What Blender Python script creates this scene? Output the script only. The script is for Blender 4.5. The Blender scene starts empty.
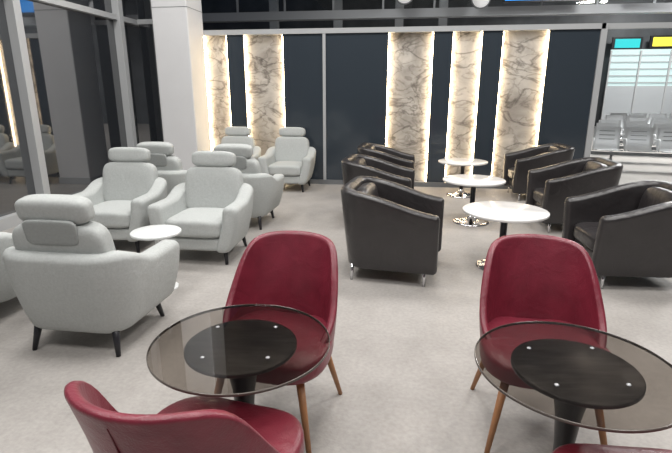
import bpy, bmesh, math
from mathutils import Vector, Matrix
R=math.radians
sc=bpy.context.scene
try:
    sc.view_settings.view_transform='Standard'
except Exception: pass

# ---------------- materials ----------------
def mat(name,col,rough=.5,metal=0,bump=0,bscale=200,var=0,vscale=5,spec=.5,emis=None,es=0,coat=0,bdist=.004,ior=1.5):
    m=bpy.data.materials.new(name); m.use_nodes=True
    nt=m.node_tree; b=nt.nodes['Principled BSDF']
    b.inputs['Base Color'].default_value=(*col,1)
    b.inputs['Roughness'].default_value=rough
    b.inputs['Metallic'].default_value=metal
    b.inputs['IOR'].default_value=ior
    b.inputs['Specular IOR Level'].default_value=spec
    b.inputs['Coat Weight'].default_value=coat
    if emis:
        b.inputs['Emission Color'].default_value=(*emis,1); b.inputs['Emission Strength'].default_value=es
    tc=nt.nodes.new('ShaderNodeTexCoord')
    if var:
        n=nt.nodes.new('ShaderNodeTexNoise'); n.inputs['Scale'].default_value=vscale; n.inputs['Detail'].default_value=6
        cr=nt.nodes.new('ShaderNodeValToRGB')
        cr.color_ramp.elements[0].position=.3; cr.color_ramp.elements[1].position=.7
        cr.color_ramp.elements[0].color=(*[c*(1-var) for c in col],1)
        cr.color_ramp.elements[1].color=(*[min(1,c*(1+var)) for c in col],1)
        nt.links.new(tc.outputs['Object'],n.inputs['Vector']); nt.links.new(n.outputs['Fac'],cr.inputs['Fac'])
        nt.links.new(cr.outputs['Color'],b.inputs['Base Color'])
    if bump:
        n=nt.nodes.new('ShaderNodeTexNoise'); n.inputs['Scale'].default_value=bscale; n.inputs['Detail'].default_value=4
        bp=nt.nodes.new('ShaderNodeBump'); bp.inputs['Strength'].default_value=bump; bp.inputs['Distance'].default_value=bdist
        nt.links.new(tc.outputs['Object'],n.inputs['Vector']); nt.links.new(n.outputs['Fac'],bp.inputs['Height'])
        nt.links.new(bp.outputs['Normal'],b.inputs['Normal'])
    return m
def creases(m,scale,strength,dist):
    nt=m.node_tree; b=nt.nodes['Principled BSDF']; prev=b.inputs['Normal'].links[0].from_socket
    tc=nt.nodes.new('ShaderNodeTexCoord'); n=nt.nodes.new('ShaderNodeTexNoise'); n.inputs['Scale'].default_value=scale; n.inputs['Detail'].default_value=3; n.inputs['Distortion'].default_value=1.0
    bp=nt.nodes.new('ShaderNodeBump'); bp.inputs['Strength'].default_value=strength; bp.inputs['Distance'].default_value=dist
    nt.links.new(tc.outputs['Object'],n.inputs['Vector']); nt.links.new(n.outputs['Fac'],bp.inputs['Height']); nt.links.new(prev,bp.inputs['Normal']); nt.links.new(bp.outputs['Normal'],b.inputs['Normal'])
M_floor=mat('floor_carpet',(.395,.373,.354),.55,var=.09,vscale=40,bump=.4,bscale=80,spec=.4)
def floorlow(m):
    nt=m.node_tree; b=nt.nodes['Principled BSDF']; src=b.inputs['Base Color'].links[0].from_socket
    tc=nt.nodes.new('ShaderNodeTexCoord'); n=nt.nodes.new('ShaderNodeTexNoise'); n.inputs['Scale'].default_value=1.9; n.inputs['Detail'].default_value=9; n.inputs['Roughness'].default_value=.72
    cr=nt.nodes.new('ShaderNodeValToRGB'); cr.color_ramp.elements[0].position=.36; cr.color_ramp.elements[0].color=(.83,.825,.82,1); cr.color_ramp.elements[1].position=.62; cr.color_ramp.elements[1].color=(1,1,1,1)
    mx=nt.nodes.new('ShaderNodeMix'); mx.data_type='RGBA'; mx.blend_type='MULTIPLY'; mx.inputs[0].default_value=1
    nt.links.new(tc.outputs['Object'],n.inputs['Vector']); nt.links.new(n.outputs['Fac'],cr.inputs[0]); nt.links.new(src,mx.inputs[6]); nt.links.new(cr.outputs[0],mx.inputs[7]); nt.links.new(mx.outputs[2],b.inputs['Base Color'])
floorlow(M_floor)
M_fabric=mat('grey_fabric',(.46,.478,.47),.85,var=.06,vscale=70,bump=.6,bscale=300)
creases(M_fabric,7,.35,.02)
M_fabric2=mat('grey_fabric_dark',(.33,.345,.34),.85,var=.05,vscale=60,bump=.5,bscale=350)  # darker grey fabric for the headrest strap
M_leather=mat('dark_leather',(.028,.025,.026),.30,bump=.25,bscale=110,var=.12,vscale=8,spec=.65)
creases(M_leather,6,.35,.025)
M_red=mat('red_leather',(.195,.022,.040),.34,bump=.3,bscale=160,var=.15,vscale=9,spec=.6)
creases(M_red,8,.3,.02)
M_black=mat('black_metal',(.012,.012,.014),.35)
M_legdark=mat('dark_wood_leg',(.015,.015,.02),.4)
M_wood=mat('beech_wood',(.42,.20,.09),.45,var=.15,vscale=12)
M_chrome=mat('chrome',(.75,.75,.77),.12,metal=1)
M_stud=mat('brushed_stud',(.4,.4,.42),.4,metal=.6)
M_marble=mat('white_marble',(.82,.81,.80),.2,var=.08,vscale=7)
M_whitetop=mat('white_laminate',(.78,.80,.80),.3)
M_alu=mat('aluminium_frame',(.42,.43,.44),.4,metal=.0)
M_alud=mat('aluminium_dark',(.20,.21,.22),.4,metal=.3)
M_col=mat('column_paint',(.68,.68,.69),.45,var=.02,vscale=3)
M_wall=mat('wall_paint_grey',(.35,.36,.38),.6)
M_ceil=mat('ceiling_paint',(.30,.30,.31),.8)
M_slate=mat('slate_glass_panel',(.036,.046,.058),.10,spec=.5)
M_night=mat('night_window_glass',(.022,.025,.030),.03,spec=.8,ior=2.2)
M_led=mat('led_strip',(1,.85,.6),.5,emis=(1,.78,.50),es=25)
M_redseam=mat('red_stitch',(.13,.012,.022),.6)
M_steel=mat('perforated_steel',(.78,.80,.82),.35,metal=.1)
M_hall=mat('hall_dark',(.065,.072,.08),.5,var=.3,vscale=1.2)
M_beam=mat('hall_beam',(.40,.42,.44),.5)
M_shop=mat('frosted_shopfront',(.4,.5,.5),.4,emis=(.5,.64,.64),es=.5)
M_blue=mat('blue_screen',(.0,.1,.4),.3,emis=(.05,.35,.9),es=1.4)
M_teal=mat('teal_screen',(.0,.3,.3),.3,emis=(.06,.5,.55),es=.8)
M_yellow=mat('yellow_sign',(.8,.7,.05),.3,emis=(.8,.72,.08),es=.8)
M_white=mat('clock_face',(.8,.8,.8),.4,emis=(.9,.9,.9),es=.3)
M_tube=mat('tube_diffuser',(1,1,1),.4,emis=(.95,.97,1),es=2.0)

def stone():
    m=bpy.data.materials.new('travertine_stone'); m.use_nodes=True; nt=m.node_tree; b=nt.nodes['Principled BSDF']
    geo=nt.nodes.new('ShaderNodeNewGeometry')
    P=geo.outputs['Position']
    n1=nt.nodes.new('ShaderNodeTexNoise'); n1.inputs['Scale'].default_value=1.6; n1.inputs['Detail'].default_value=7; n1.inputs['Distortion'].default_value=.8; n1.inputs['Roughness'].default_value=.6
    cr=nt.nodes.new('ShaderNodeValToRGB'); e=cr.color_ramp.elements
    e[0].position=.34; e[0].color=(.27,.245,.22,1); e[1].position=.62; e[1].color=(.55,.52,.48,1)
    def vein(scale,dist,w,dark,det):
        v=nt.nodes.new('ShaderNodeTexNoise'); v.inputs['Scale'].default_value=scale; v.inputs['Detail'].default_value=det; v.inputs['Distortion'].default_value=dist
        c=nt.nodes.new('ShaderNodeValToRGB'); e=c.color_ramp.elements
        e[0].position=.5-w; e[0].color=(1,1,1,1); e[1].position=.5+w; e[1].color=(1,1,1,1)
        x=c.color_ramp.elements.new(.50); x.color=(dark,dark*.97,dark*.94,1)
        mp=nt.nodes.new('ShaderNodeMapping'); mp.inputs['Rotation'].default_value=(0,.6,0); mp.inputs['Scale'].default_value=(1,1,1.7)
        nt.links.new(P,mp.inputs[0]); nt.links.new(mp.outputs[0],v.inputs['Vector']); nt.links.new(v.outputs['Fac'],c.inputs['Fac']); return c.outputs['Color']
    def mul(a,c,f):
        mx=nt.nodes.new('ShaderNodeMix'); mx.data_type='RGBA'; mx.blend_type='MULTIPLY'; mx.inputs[0].default_value=f
        nt.links.new(a,mx.inputs[6]); nt.links.new(c,mx.inputs[7]); return mx.outputs[2]
    nt.links.new(P,n1.inputs['Vector']); nt.links.new(n1.outputs['Fac'],cr.inputs['Fac'])
    o=mul(cr.outputs['Color'],vein(1.5,.9,.035,.42,6),.95); o=mul(o,vein(3.2,.6,.04,.62,4),.85)
    nt.links.new(o,b.inputs['Base Color']); b.inputs['Roughness'].default_value=.45
    return m
M_stone=stone()
def glassmat(name,tint,refl=1.0,ior=1.5):
    m=bpy.data.materials.new(name); m.use_nodes=True; nt=m.node_tree; nt.nodes.clear()
    o=nt.nodes.new('ShaderNodeOutputMaterial'); t=nt.nodes.new('ShaderNodeBsdfTransparent'); t.inputs[0].default_value=(*tint,1)
    g=nt.nodes.new('ShaderNodeBsdfGlossy'); g.inputs['Roughness'].default_value=.02; g.inputs[0].default_value=(refl,refl,refl,1)
    f=nt.nodes.new('ShaderNodeFresnel'); f.inputs[0].default_value=ior
    geo=nt.nodes.new('ShaderNodeNewGeometry'); s=nt.nodes.new('ShaderNodeMath'); s.operation='SUBTRACT'; s.inputs[0].default_value=1
    mm=nt.nodes.new('ShaderNodeMath'); mm.operation='MULTIPLY'
    nt.links.new(geo.outputs['Backfacing'],s.inputs[1]); nt.links.new(f.outputs[0],mm.inputs[0]); nt.links.new(s.outputs[0],mm.inputs[1])
    mx=nt.nodes.new('ShaderNodeMixShader')
    nt.links.new(mm.outputs[0],mx.inputs[0]); nt.links.new(t.outputs[0],mx.inputs[1]); nt.links.new(g.outputs[0],mx.inputs[2]); nt.links.new(mx.outputs[0],o.inputs[0])
    return m
M_smoke=glassmat('smoked_glass',(.66,.63,.60),1.0,1.65)
M_smokeedge=mat('smoked_glass_edge',(.10,.085,.075),.15)
M_clear=glassmat('clear_glass',(.97,.98,.98))
def blackdisc():
    m=mat('black_patterned_plate',(.012,.012,.013),.35)
    nt=m.node_tree; b=nt.nodes['Principled BSDF']
    tc=nt.nodes.new('ShaderNodeTexCoord'); w=nt.nodes.new('ShaderNodeTexNoise'); w.inputs['Scale'].default_value=10; w.inputs['Detail'].default_value=5
    mp=nt.nodes.new('ShaderNodeMapping'); mp.inputs['Scale'].default_value=(1,7,1)
    cr=nt.nodes.new('ShaderNodeValToRGB'); cr.color_ramp.elements[0].color=(.006,.006,.008,1); cr.color_ramp.elements[1].color=(.08,.08,.085,1)
    cr.color_ramp.elements[0].position=.42; cr.color_ramp.elements[1].position=.75
    nt.links.new(tc.outputs['Object'],mp.inputs[0]); nt.links.new(mp.outputs[0],w.inputs['Vector']); nt.links.new(w.outputs['Fac'],cr.inputs[0]); nt.links.new(cr.outputs[0],b.inputs['Base Color'])
    return m
M_plate=blackdisc()

# ---------------- mesh helpers ----------------
def fin(bm,name,m,smooth=True,m2=None):
    bmesh.ops.recalc_face_normals(bm,faces=bm.faces)
    me=bpy.data.meshes.new(name); bm.to_mesh(me); bm.free()
    for p in me.polygons: p.use_smooth=smooth
    me.materials.append(m)
    return me
def box(sx,sy,sz,m,bev=0,name='box'):
    bm=bmesh.new(); bmesh.ops.create_cube(bm,size=1); bmesh.ops.scale(bm,vec=(sx,sy,sz),verts=bm.verts)
    if bev: bmesh.ops.bevel(bm,geom=bm.edges[:],offset=bev,segments=3,affect='EDGES',profile=.5)
    return fin(bm,name,m,False)
def cushion(sx,sy,sz,m,n=5,N=14,warp=None,name='cushion'):
    bm=bmesh.new(); bmesh.ops.create_cube(bm,size=2); bmesh.ops.subdivide_edges(bm,edges=bm.edges[:],cuts=N,use_grid_fill=True)
    for v in bm.verts:
        c=v.co.copy()
        k=(abs(c.x)**n+abs(c.y)**n+abs(c.z)**n)**(1/n)
        c/=k
        v.co=Vector((c.x*sx/2,c.y*sy/2,c.z*sz/2))
        if warp: v.co=Vector(warp(*v.co))
    return fin(bm,name,m)
def lathe(prof,m,seg=48,name='lathe',smooth=True):
    bm=bmesh.new(); rings=[]
    for r,z in prof:
        if r<1e-5: rings.append([bm.verts.new((0,0,z))])
        else: rings.append([bm.verts.new((r*math.cos(2*math.pi*i/seg),r*math.sin(2*math.pi*i/seg),z)) for i in range(seg)])
    for a,b in zip(rings,rings[1:]):
        for i in range(seg):
            j=(i+1)%seg
            if len(a)==1: bm.faces.new((a[0],b[i],b[j]))
            elif len(b)==1: bm.faces.new((a[i],a[j],b[0]))
            else: bm.faces.new((a[i],a[j],b[j],b[i]))
    return fin(bm,name,m,smooth)
def rod(p0,p1,r0,r1,m,seg=16,name='rod'):
    p0=Vector(p0);p1=Vector(p1);d=(p1-p0).normalized()
    u=d.orthogonal().normalized(); w=d.cross(u); bm=bmesh.new()
    A=[bm.verts.new(p0+r0*(u*math.cos(2*math.pi*i/seg)+w*math.sin(2*math.pi*i/seg))) for i in range(seg)]
    B=[bm.verts.new(p1+r1*(u*math.cos(2*math.pi*i/seg)+w*math.sin(2*math.pi*i/seg))) for i in range(seg)]
    for i in range(seg): bm.faces.new((A[i],A[(i+1)%seg],B[(i+1)%seg],B[i]))
    bm.faces.new(A);bm.faces.new(B)
    return fin(bm,name,m,True)
def tube(pts,r,m,seg=10,name='tube'):
    bm=bmesh.new(); rings=[]; pts=[Vector(p) for p in pts]
    for i,p in enumerate(pts):
        d=(pts[min(i+1,len(pts)-1)]-pts[max(i-1,0)]).normalized()
        ref=Vector((1,0,0)) if abs(d.x)<.8 else Vector((0,1,0))
        u=d.cross(ref).normalized(); w=d.cross(u)
        rings.append([bm.verts.new(p+r*(u*math.cos(2*math.pi*k/seg)+w*math.sin(2*math.pi*k/seg))) for k in range(seg)])
    for a,b in zip(rings,rings[1:]):
        for k in range(seg): bm.faces.new((a[k],a[(k+1)%seg],b[(k+1)%seg],b[k]))
    bm.faces.new(rings[0]); bm.faces.new(rings[-1])
    return fin(bm,name,m)
def tub(path,hs,w,zb,m,taper=0,rt=None,rb=.02,cap=.04,warp=None,name='shell',tp=2.0):
    n=len(path); hw=w/2; rt=min(rt or hw*.95,hw*.98); rb=min(rb,hw*.98)
    def section(h):
        pts=[]
        for k in range(5):
            a=-math.pi/2+k*math.pi/8; pts.append((hw-rb+rb*math.cos(a),zb+rb+rb*math.sin(a)))
        for k in range(1,7):
            pts.append((hw,zb+rb+(h-rt-zb-rb)*k/7))
        for k in range(9):
            a=k*math.pi/16; pts.append((hw-rt+rt*math.cos(a),h-rt+rt*math.sin(a)))
        left=[(-o,z) for o,z in reversed(pts)]
        return pts+left
    bm=bmesh.new(); rings=[]
    P=[Vector((p[0],p[1])) for p in path]
    def ring(p,t,h,off=0,shr=0):
        nrm=Vector((-t.y,t.x)); s=section(h); zc=(zb+h)/2; hh=(h-zb)/2; out=[]
        for o,z in s:
            o2=o*(hw-shr)/hw; z2=zc+(z-zc)*(hh-shr)/hh
            q=min(1,max(0,(z2-zb)/(h-zb)))
            o2-=taper*(1-q)**tp
            x=p.x+nrm.x*o2+t.x*off; y=p.y+nrm.y*o2+t.y*off
            c=(x,y,z2)
            if warp: c=warp(*c)
            out.append(bm.verts.new(c))
        rings.append(out)
    for i in range(n):
        t=(P[min(i+1,n-1)]-P[max(i-1,0)]).normalized()
        if i==0:
            for a in (80,60,40,20):
                ring(P[0],t,hs[0],-cap*math.sin(R(a)),min(cap,hw*.9)*(1-math.cos(R(a))))
        ring(P[i],t,hs[i])
        if i==n-1:
            for a in (20,40,60,80):
                ring(P[-1],t,hs[-1],cap*math.sin(R(a)),min(cap,hw*.9)*(1-math.cos(R(a))))
    L=len(rings[0])
    for a,b in zip(rings,rings[1:]):
        for k in range(L): bm.faces.new((a[k],a[(k+1)%L],b[(k+1)%L],b[k]))
    bm.faces.new(rings[0]); bm.faces.new(rings[-1])
    return fin(bm,name,m)
def upath(a,yf,yb,r,flare=0,ns=8,nc=8):
    pts=[]
    for i in range(ns): 
        s=i/ns; pts.append((-a-flare*(1-s),yf+(yb-r-yf)*s))
    for i in range(nc+1):
        an=math.pi-i*math.pi/2/nc; pts.append((-a+r+r*math.cos(an),yb-r+r*math.sin(an)))
    for i in range(1,ns): pts.append((-a+r+(2*a-2*r)*i/ns,yb))
    for i in range(nc+1):
        an=math.pi/2-i*math.pi/2/nc; pts.append((a-r+r*math.cos(an),yb-r+r*math.sin(an)))
    for i in range(1,ns+1):
        s=1-i/ns; pts.append((a+flare*(1-s),yf+(yb-r-yf)*s))
    return pts
def sm(a,b,x):
    t=min(1,max(0,(x-a)/(b-a))); return t*t*(3-2*t)

def place(name,parts,loc,rz=0):
    e=bpy.data.objects.new(name,None); e.empty_display_size=.2; sc.collection.objects.link(e)
    e.location=loc; e.rotation_euler=(0,0,R(rz))
    for p in parts:
        nm,me=p[0],p[1]; l=p[2] if len(p)>2 else (0,0,0); ro=p[3] if len(p)>3 else (0,0,0)
        o=bpy.data.objects.new(nm,me); sc.collection.objects.link(o); o.parent=e; o.location=l; o.rotation_euler=tuple(R(a) for a in ro)
    return e
def single(name,me,loc,rot=(0,0,0)):
    o=bpy.data.objects.new(name,me); sc.collection.objects.link(o); o.location=loc; o.rotation_euler=tuple(R(a) for a in rot); return o
def bx(name,x0,x1,y0,y1,z0,z1,m,bev=0):
    return single(name,box(x1-x0,y1-y0,z1-z0,m,bev,name),((x0+x1)/2,(y0+y1)/2,(z0+z1)/2))

# ---------------- grey high-back armchair (faces -y) ----------------
gp=upath(.36,-.33,.32,.17,flare=.012)
def gh(p):
    return .58+.105*sm(-.05,.28,p[1])
g_shell=tub(gp,[gh(p) for p in gp],.15,.135,M_fabric,taper=.10,rt=.05,rb=.05,cap=.045,name='g_shell',tp=1.9)
g_base=cushion(.62,.66,.15,M_fabric,n=6,name='g_base')
g_seat=cushion(.585,.62,.18,M_fabric,n=5.5,name='g_seat',warp=lambda x,y,z:(x,y,z+(.012*(1-(x/.29)**2) if z>0 else 0)))
g_back=cushion(.60,.16,.49,M_fabric,n=5,name='g_back')
g_head=cushion(.46,.14,.165,M_fabric,n=3.8,name='g_head')
g_strap=cushion(.34,.03,.16,M_fabric2,n=6,N=6,name='g_strap')
gparts=[('shell',g_shell),('base',g_base,(0,-.03,.21)),('seat_cushion',g_seat,(0,-.085,.36)),
 ('back_cushion',g_back,(0,.225,.62),(-12,0,0)),('headrest',g_head,(0,.275,.935),(-10,0,0)),('headrest_strap',g_strap,(0,.335,.81),(-10,0,0))]
for i,(sx,sy) in enumerate([(-1,-1),(1,-1),(-1,1),(1,1)]):
    gparts.append(('leg_%d'%(i+1),rod((sx*.26,sy*.24,.20),(sx*.29,sy*.29,0),.028,.014,M_legdark)))
GREY=[(-2.02,2.79,180),(-3.11,3.08,178),(-1.94,4.50,0),(-2.98,4.70,2),(-1.97,5.73,180),(-2.99,5.82,180),(-1.93,8.03,0),(-2.90,8.03,0)]
for x,y,r in GREY: place('lounge_armchair',gparts,(x,y,0),r)

# ---------------- dark leather tub armchair ----------------
dp=upath(.345,-.385,.35,.16,flare=.0,nc=10)
def dh(p): return .63+.19*sm(-.5,.42,p[1])*1.03
dwarp=lambda x,y,z:(x*(1+.08*(z-.13)/.6),y+.06*(z-.13)*(1 if y>.1 else 0)*1.0,z)
def dwarp(x,y,z): return (x*(1+.08*(z-.13)/.6),y+.06*(z-.13)*sm(0,.25,y),z)
d_shell=tub(dp,[dh(p) for p in dp],.105,.12,M_leather,taper=.03,rt=.042,rb=.02,cap=.035,warp=dwarp,name='d_shell',tp=1.2)
d_seat=cushion(.59,.66,.17,M_leather,n=5,name='d_seat')
d_base=cushion(.58,.68,.16,M_leather,n=9,name='d_base')
d_back=cushion(.54,.15,.42,M_leather,n=4,name='d_back')
dparts=[('shell',d_shell),('base',d_base,(0,-.01,.205)),('seat_cushion',d_seat,(0,-.06,.355)),('back_cushion',d_back,(0,.24,.585),(-10,0,0))]
for i,(sx,sy) in enumerate([(-1,-1),(1,-1),(-1,1),(1,1)]):
    dparts.append(('leg_%d'%(i+1),rod((sx*.32,sy*.31,.15),(sx*.33,sy*.315,0),.016,.012,M_chrome)))
DARK=[(-.07,4.28,83),(-.30,6.02,86),(-.26,7.53,88),(1.98,4.43,-86),(2.02,6.13,-88),(2.05,7.88,-88)]
for x,y,r in DARK: place('leather_armchair',dparts,(x,y,0),r)

# ---------------- red dining chair ----------------
rp=[]
for i in range(49):
    ph=R(-118+236*i/48); rp.append((.275*math.sin(ph)*1.0,.03+.25*math.cos(ph)))
def rh(i):
    a=abs(-118+236*i/48)
    ks=[(0,.880),(25,.878),(40,.873),(52,.862),(61,.835),(69,.77),(77,.68),(88,.60),(100,.535),(118,.47)]
    for (a0,h0),(a1,h1) in zip(ks,ks[1:]):
        if a<=a1+1e-6: return h0+(h1-h0)*(a-a0)/(a1-a0)
hs=[rh(i) for i in range(49)]
for _ in range(2): hs=[hs[0]]+[(hs[i-1]+hs[i]*2+hs[i+1])/4 for i in range(1,48)]+[hs[-1]]
def rwarp(x,y,z):
    k=max(0,min(1,(z-.42)/.46)); b=sm(-.05,.2,y)
    return (x*(1-.04*k),y+.07*k*b-.02*math.sin(k*math.pi)*b,z)
r_shell=tub(rp,hs,.036,.37,M_red,taper=.03,rb=.015,cap=.015,warp=rwarp,name='r_shell',tp=1.5)
def swarp(x,y,z):
    k=1-.12*sm(-.05,.25,y)-.08*(1-sm(-.29,-.1,y)); return (x*k,y,z+.012*(x/.26)**2*(1 if z>0 else 0))
r_seat=cushion(.575,.56,.125,M_red,n=4,warp=swarp,name='r_seat')
seamb=tube([rwarp(0,.03+.25+.0165,z) for z in [.42+.02*i for i in range(22)]],.0022,M_redseam,name='r_seamb')
rparts=[('back_shell',r_shell),('seat',r_seat,(0,-.045,.415)),('rear_seam',seamb),('frame',box(.36,.38,.03,M_black,.005),(0,-.03,.345))]
for i,(sx,sy) in enumerate([(-1,-1),(1,-1),(-1,1),(1,1)]):
    rparts.append(('leg_%d'%(i+1),rod((sx*.185,sy*.18-.04,.37),(sx*.26,sy*.27-.04,0),.020,.011,M_wood)))
RED=[(-.585,2.11,-7),(.68,2.22,-1),(-.61,1.235,171),(.77,1.18,182)]
for x,y,r in RED: place('dining_chair',rparts,(x,y,0),r)

# ---------------- smoked glass round table ----------------
gr=.348; Z=-.05
def zz(l): return [(r,z+Z if z>.3 else z) for r,z in l]
gt_top=lathe(zz([(0,.70),(gr-.003,.70),(gr-.003,.71),(0,.71)]),M_smoke,96,smooth=False)
gt_rim=lathe(zz([(gr-.003,.699),(gr,.701),(gr,.709),(gr-.003,.711),(gr-.003,.699)]),M_smokeedge,96)
gt_plate=lathe(zz([(0,.682),(.213,.682),(.217,.686),(.217,.697),(.213,.699),(0,.699)]),M_plate,72)
gt_col=lathe(zz([(0,.682),(.085,.682),(.08,.672),(.062,.60),(.045,.50),(.035,.38)])+[(.033,.25),(.04,.12),(.055,.05),(.07,.028),(.20,.02),(.215,.01),(.215,0),(0,0)],M_black,48)
stud=lathe(zz([(0,.7135),(.006,.713),(.008,.711),(.008,.7102),(0,.7102)]),M_stud,20)
tparts=[('glass_top',gt_top),('glass_rim',gt_rim),('plate',gt_plate),('pedestal',gt_col)]
for i in range(4):
    a=R(45+90*i); tparts.append(('stud_%d'%(i+1),stud,(.17*math.cos(a),.17*math.sin(a),0)))
for x,y in [(-.605,1.64),(.633,1.64)]: place('glass_cafe_table',tparts,(x,y,0),8)

# ---------------- marble tables ----------------
mr=.38
mt_top=lathe([(0,.525),(mr-.01,.525),(mr,.532),(mr,.548),(mr-.005,.553),(0,.553)],M_marble,72)
mt_col=lathe([(0,.524),(.10,.524),(.10,.515),(.032,.505),(.030,.06),(0,.06)],M_black,32)
mt_base=lathe([(.0302,.10),(.045,.07),(.08,.045),(.15,.028),(.21,.018),(.225,.008),(.225,0),(0,0)],M_chrome,64)
for x,y in [(.94,4.52),(.87,6.16),(.92,7.85)]: place('marble_side_table',[('top',mt_top),('column',mt_col),('base',mt_base)],(x,y,0))
wt=[('top',lathe([(0,.475),(.195,.475),(.20,.48),(.20,.495),(.195,.5),(0,.5)],M_whitetop,56)),
    ('column',lathe([(0,.474),(.07,.474),(.07,.468),(.018,.46),(.018,.02),(0,.02)],M_whitetop,24)),
    ('base',lathe([(.0,.022),(.13,.016),(.14,.008),(.14,0),(0,0)],M_whitetop,48))]
place('white_side_table',wt,(-2.0,3.59,0)); place('white_side_table',wt,(-2.45,6.9,0))

# ---------------- room shell ----------------
bx('floor',-4.9,16,-3,24,-.1,0,M_floor)
YW=8.6; HT=2.6
def dpanel(n,x0,x1): bx('wall_back_panel_%d'%n,x0,x1,YW-.06,YW+.02,.08,HT-.06,M_slate,.003)
panels=[(-3.53,-3.10),(-2.80,-2.11),(-.33,.40),(.71,1.17),(1.49,2.19)]
edges=[-3.60]+[e for p in panels for e in p]+[2.94]
k=1
for i in range(0,len(edges),2):
    a,b=edges[i],edges[i+1]
    if a<-1.40<b: 
        dpanel(k,a,-1.425);k+=1; dpanel(k,-1.375,b);k+=1
        bx('trim_10',-1.425,-1.375,YW-.085,YW+.02,0,HT,M_alu)
    else: dpanel(k,a,b);k+=1
bx('wall_back',-3.6,3.0,YW+.05,YW+.12,0,HT,M_wall)
for i,(a,b) in enumerate(panels):
    w_=b-a
    place('stone_feature_panel',[('slab',box(w_,.02,HT-.14,M_stone)),
      ('led_left',box(.016,.02,HT-.16,M_led),(-w_/2+.009,-.05,0)),('led_right',box(.016,.02,HT-.16,M_led),(w_/2-.009,-.05,0))],((a+b)/2,YW+.03,.08+(HT-.14)/2))
bx('trim_1',-3.6,3.0,YW-.09,YW+.05,HT-.06,HT+.02,M_alu)
bx('baseboard_back',-3.6,3.0,YW-.09,YW+.05,0,.08,M_alud)
bx('trim_2',2.94,3.03,YW-.09,YW+.12,0,HT+.02,M_alu)
bx('trim_3',3.03,12,YW-.06,YW,HT-.06,HT+.02,M_alu)
bx('window_4',3.03,12,YW-.035,YW-.025,.08,HT-.06,M_clear)
bx('trim_4',3.03,12,YW-.06,YW,0,.05,M_alud)
for i,x in enumerate([5.2,7.4]): bx('trim_%d'%(11+i),x,x+.06,YW-.06,YW,.08,HT-.06,M_alu)
col=[('shaft',box(.60,.62,6.2,M_col,.02),(0,0,3.1)),('skirting',box(.62,.64,.12,M_alu,.005),(0,0,.06)),('joint',box(.605,.625,.008,M_alud),(0,0,2.9))]
place('structural_column',col,(-3.79,8.20,0))
XW=-4.8
for i,(a,b) in enumerate([(-3,1.18),(1.18,3.47),(3.47,5.76),(5.76,8.05),(8.05,10.4)]):
    bx('window_%d'%(20+i),XW-.04,XW-.02,a+.05,b-.05,.14,2.74,M_night)
    bx('window_%d'%(30+i),XW-.04,XW-.02,a+.05,b-.05,2.82,6.2,M_night)
for i,y in enumerate([1.18,3.47,5.76,8.05,10.4]):
    bx('trim_%d'%(40+i),XW-.06,XW+.10,y-.06,y+.06,0,6.2,M_alu,.004)
bx('trim_50',XW-.05,XW+.06,-3,10.4,2.74,2.82,M_alu)
bx('trim_51',XW-.05,XW+.08,-3,10.4,0,.14,M_alu)
bx('window_5',-4.70,-4.12,8.58,8.60,.14,6.2,M_night)
bx('trim_52',-4.70,-4.12,8.54,8.62,2.74,2.82,M_alu); bx('trim_53',-4.70,-4.12,8.54,8.62,0,.14,M_alu)
bx('ceiling',-4.9,16,-3,24,6.2,6.3,M_ceil)
bx('wall_rear',-4.9,16,-3.1,-3,0,6.2,M_hall)
bx('wall_right',16,16.1,-3,24,0,6.2,M_wall)
bx('wall_far',-12,16,24,24.1,0,6.2,M_hall)
bx('wall_hall_left',-12.1,-12,10,24,0,6.2,M_hall)
bx('floor_hall',-12,-4.9,10.4,24,-.1,0,M_floor)
def lamp(x,y,p,s=1.4,z=5.9):
    e=place('ceiling_light',[('housing',box(s+.1,s+.1,.08,M_alu,.01),(0,0,.06)),('cable',rod((0,0,.1),(0,0,6.2-z),.01,.01,M_black))],(x,y,z))
    l=bpy.data.lights.new('tube_light','AREA'); l.shape='SQUARE'; l.size=s; l.energy=p; l.color=(1,.98,.95)
    o=bpy.data.objects.new('lamp_source',l); sc.collection.objects.link(o); o.parent=e; o.location=(0,0,-.0)
for x in (-3,0,3.2):
    for y,p in ((-.5,96),(2.6,104),(5.8,116)): lamp(x,y,p)
for x,y,p in [(9,12,460),(6.6,14.8,560),(-1,16,110),(10,20,520)]: lamp(x,y,p)  # hall lamps out of view; those near the benches added to brighten them

# ---------------- terminal hall ----------------
bp=[('beam',box(26,.4,.3,M_beam),(0,0,4.45)),('rail',box(26,.06,.06,M_beam),(0,-.1,5.25))]
for i in range(14): bp.append(('post_%d'%i,box(.07,.07,.7,M_beam),(-12.5+i*1.9,-.1,4.9)))
for i in range(13): bp.append(('glass_%d'%i,box(1.7,.02,.5,M_clear),(-11.55+i*1.9,-.1,4.9)))
place('mezzanine_balcony',bp,(2,20,0))
for i,x in enumerate([-6,-3.2,-.6,1.2]): bx('trim_%d'%(60+i),x,x+.35,22,22.3,0,6.2,M_beam)
tl=[('tube',box(1.5,.06,.05,M_tube)),('bracket',box(1.55,.1,.04,M_alu),(0,0,.045)),('rod_a',rod((-.6,0,.05),(-.6,0,.8),.01,.01,M_black)),('rod_b',rod((.6,0,.05),(.6,0,.8),.01,.01,M_black))]
for x in (-4.6,-1.8,1.0,6.6): place('linear_pendant_light',tl,(x,21.5,5.4))
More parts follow.
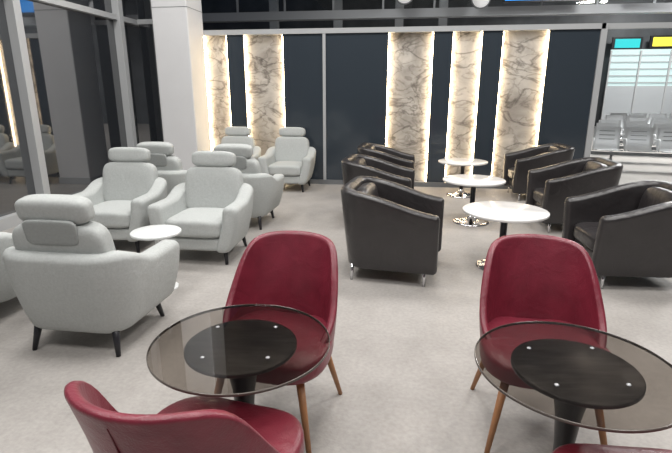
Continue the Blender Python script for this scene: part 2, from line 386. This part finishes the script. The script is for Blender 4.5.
clock=[('face',lathe([(0,-.04),(.30,-.04),(.30,.04),(0,.04)],M_white,40),(0,0,0),(90,0,0)),('ring',lathe([(.30,-.05),(.34,-.05),(.34,.05),(.30,.05),(.30,-.05)],M_alud,40),(0,0,0),(90,0,0)),
       ('hour_hand',box(.03,.01,.15,M_black),(.0,-.06,.07)),('minute_hand',box(.22,.01,.02,M_black),(.1,-.06,0)),('hanger',rod((0,0,.34),(0,0,1.4),.02,.02,M_alud))]
place('wall_clock',clock,(2.45,19,4.75)); place('wall_clock',clock,(-.2,19,4.95))
def fis(w): return [('housing',box(w+.1,.15,.6,M_black)),('display',box(w,.02,.5,M_blue),(0,-.09,0)),('hanger',rod((0,0,.3),(0,0,1.2),.03,.03,M_alud))]
place('flight_information_screen',fis(2.7),(4.6,19,4.9))
place('flight_information_screen',fis(2.1),(8.4,19,4.95))
sf=[('glazing',box(4.8,.06,1.5,M_shop),(0,0,2.6)),('plinth',box(4.8,.1,1.85,M_beam),(0,0,.925)),
  ('screen_housing',box(1.2,.1,.5,M_black),(-1.75,.1,3.6)),('screen_display',box(1.0,.02,.36,M_teal),(-1.75,.04,3.6)),
  ('sign_housing',box(1.1,.1,.5,M_black),(-.3,.1,3.65)),('sign_display',box(.9,.02,.36,M_yellow),(-.3,.04,3.65))]
for i in range(5): sf.append(('louvre_%d'%i,box(4.8,.03,.04,M_beam),(0,-.06,2.0+i*.28)))
for i in range(5): sf.append(('mullion_%d'%i,box(.06,.08,3.3,M_alu),(-2.4+i*1.2,-.08,1.65)))
place('shopfront',sf,(11,23.5,0))
place('hall_column',[('shaft',lathe([(.42,0),(.42,6.2)],M_col,40)),('collar',lathe([(.45,0),(.45,.2),(.42,.2)],M_alu,40))],(8.9,17.3,0))
def seatmesh():
    prof=[(-.24,.42),(-.20,.44),(0,.415),(.15,.41),(.22,.45),(.27,.60),(.32,.88)]
    bm=bmesh.new(); nx=8; W=.26
    g=[[bm.verts.new((-W+2*W*i/nx,y,z)) for i in range(nx+1)] for y,z in prof]
    for a,b in zip(g,g[1:]):
        for i in range(nx):
            bm.faces.new((a[i],a[i+1],b[i+1],b[i]))
    bmesh.ops.solidify(bm,geom=bm.faces[:],thickness=.02)
    return fin(bm,'bench_seat',M_steel)
sm_=seatmesh()
slot=box(.30,.012,.012,M_alud)
def bench(x,y,r,n=4):
    ps=[('beam',box(n*.60,.08,.06,M_alud),(0,.05,.34))]
    for i in range(n):
        cx=(i-(n-1)/2)*.60
        ps.append(('seat_%d'%i,sm_,(cx,0,0)))
        for j in range(3): ps.append(('slot_%d_%d'%(i,j),slot,(cx,.262+.0165*j,.62+.085*j),(-12,0,0)))
    for i in range(n+1):
        cx=(i-n/2)*.60
        ps.append(('armrest_%d'%i,tube([(cx,-.18,.42),(cx,-.2,.62),(cx,-.15,.66),(cx,.22,.64)],.014,M_steel)))
    for s in (-1,1):
        ps.append(('leg_%d'%(s+2),tube([(s*n*.2,-.25,.015),(s*n*.2,0,.09),(s*n*.2,.05,.33)],.022,M_chrome)))
        ps.append(('foot_%d'%(s+2),tube([(s*n*.2,.30,.015),(s*n*.2,.1,.09),(s*n*.2,.05,.33)],.022,M_chrome)))
    place('airport_bench',ps,(x,y,0),r)
for x,y in [(5.15,10.9),(5.65,12.2),(6.2,13.6),(6.9,15.1),(7.5,16.7),(8.3,18.4)]: bench(x,y,-12)
bench(8.4,12.3,-12);bench(9.2,14.2,-12)

# ---------------- world + camera ----------------
w=bpy.data.worlds.new('World'); sc.world=w; w.use_nodes=True
w.node_tree.nodes['Background'].inputs[0].default_value=(.03,.04,.06,1); w.node_tree.nodes['Background'].inputs[1].default_value=1
cd=bpy.data.cameras.new('Camera'); cd.sensor_width=36; cd.lens=485/672*36; cd.clip_start=.05
co=bpy.data.objects.new('Camera',cd); sc.collection.objects.link(co); co.location=(0,0,1.6); co.rotation_euler=(R(74.5),0,R(8)); sc.camera=co
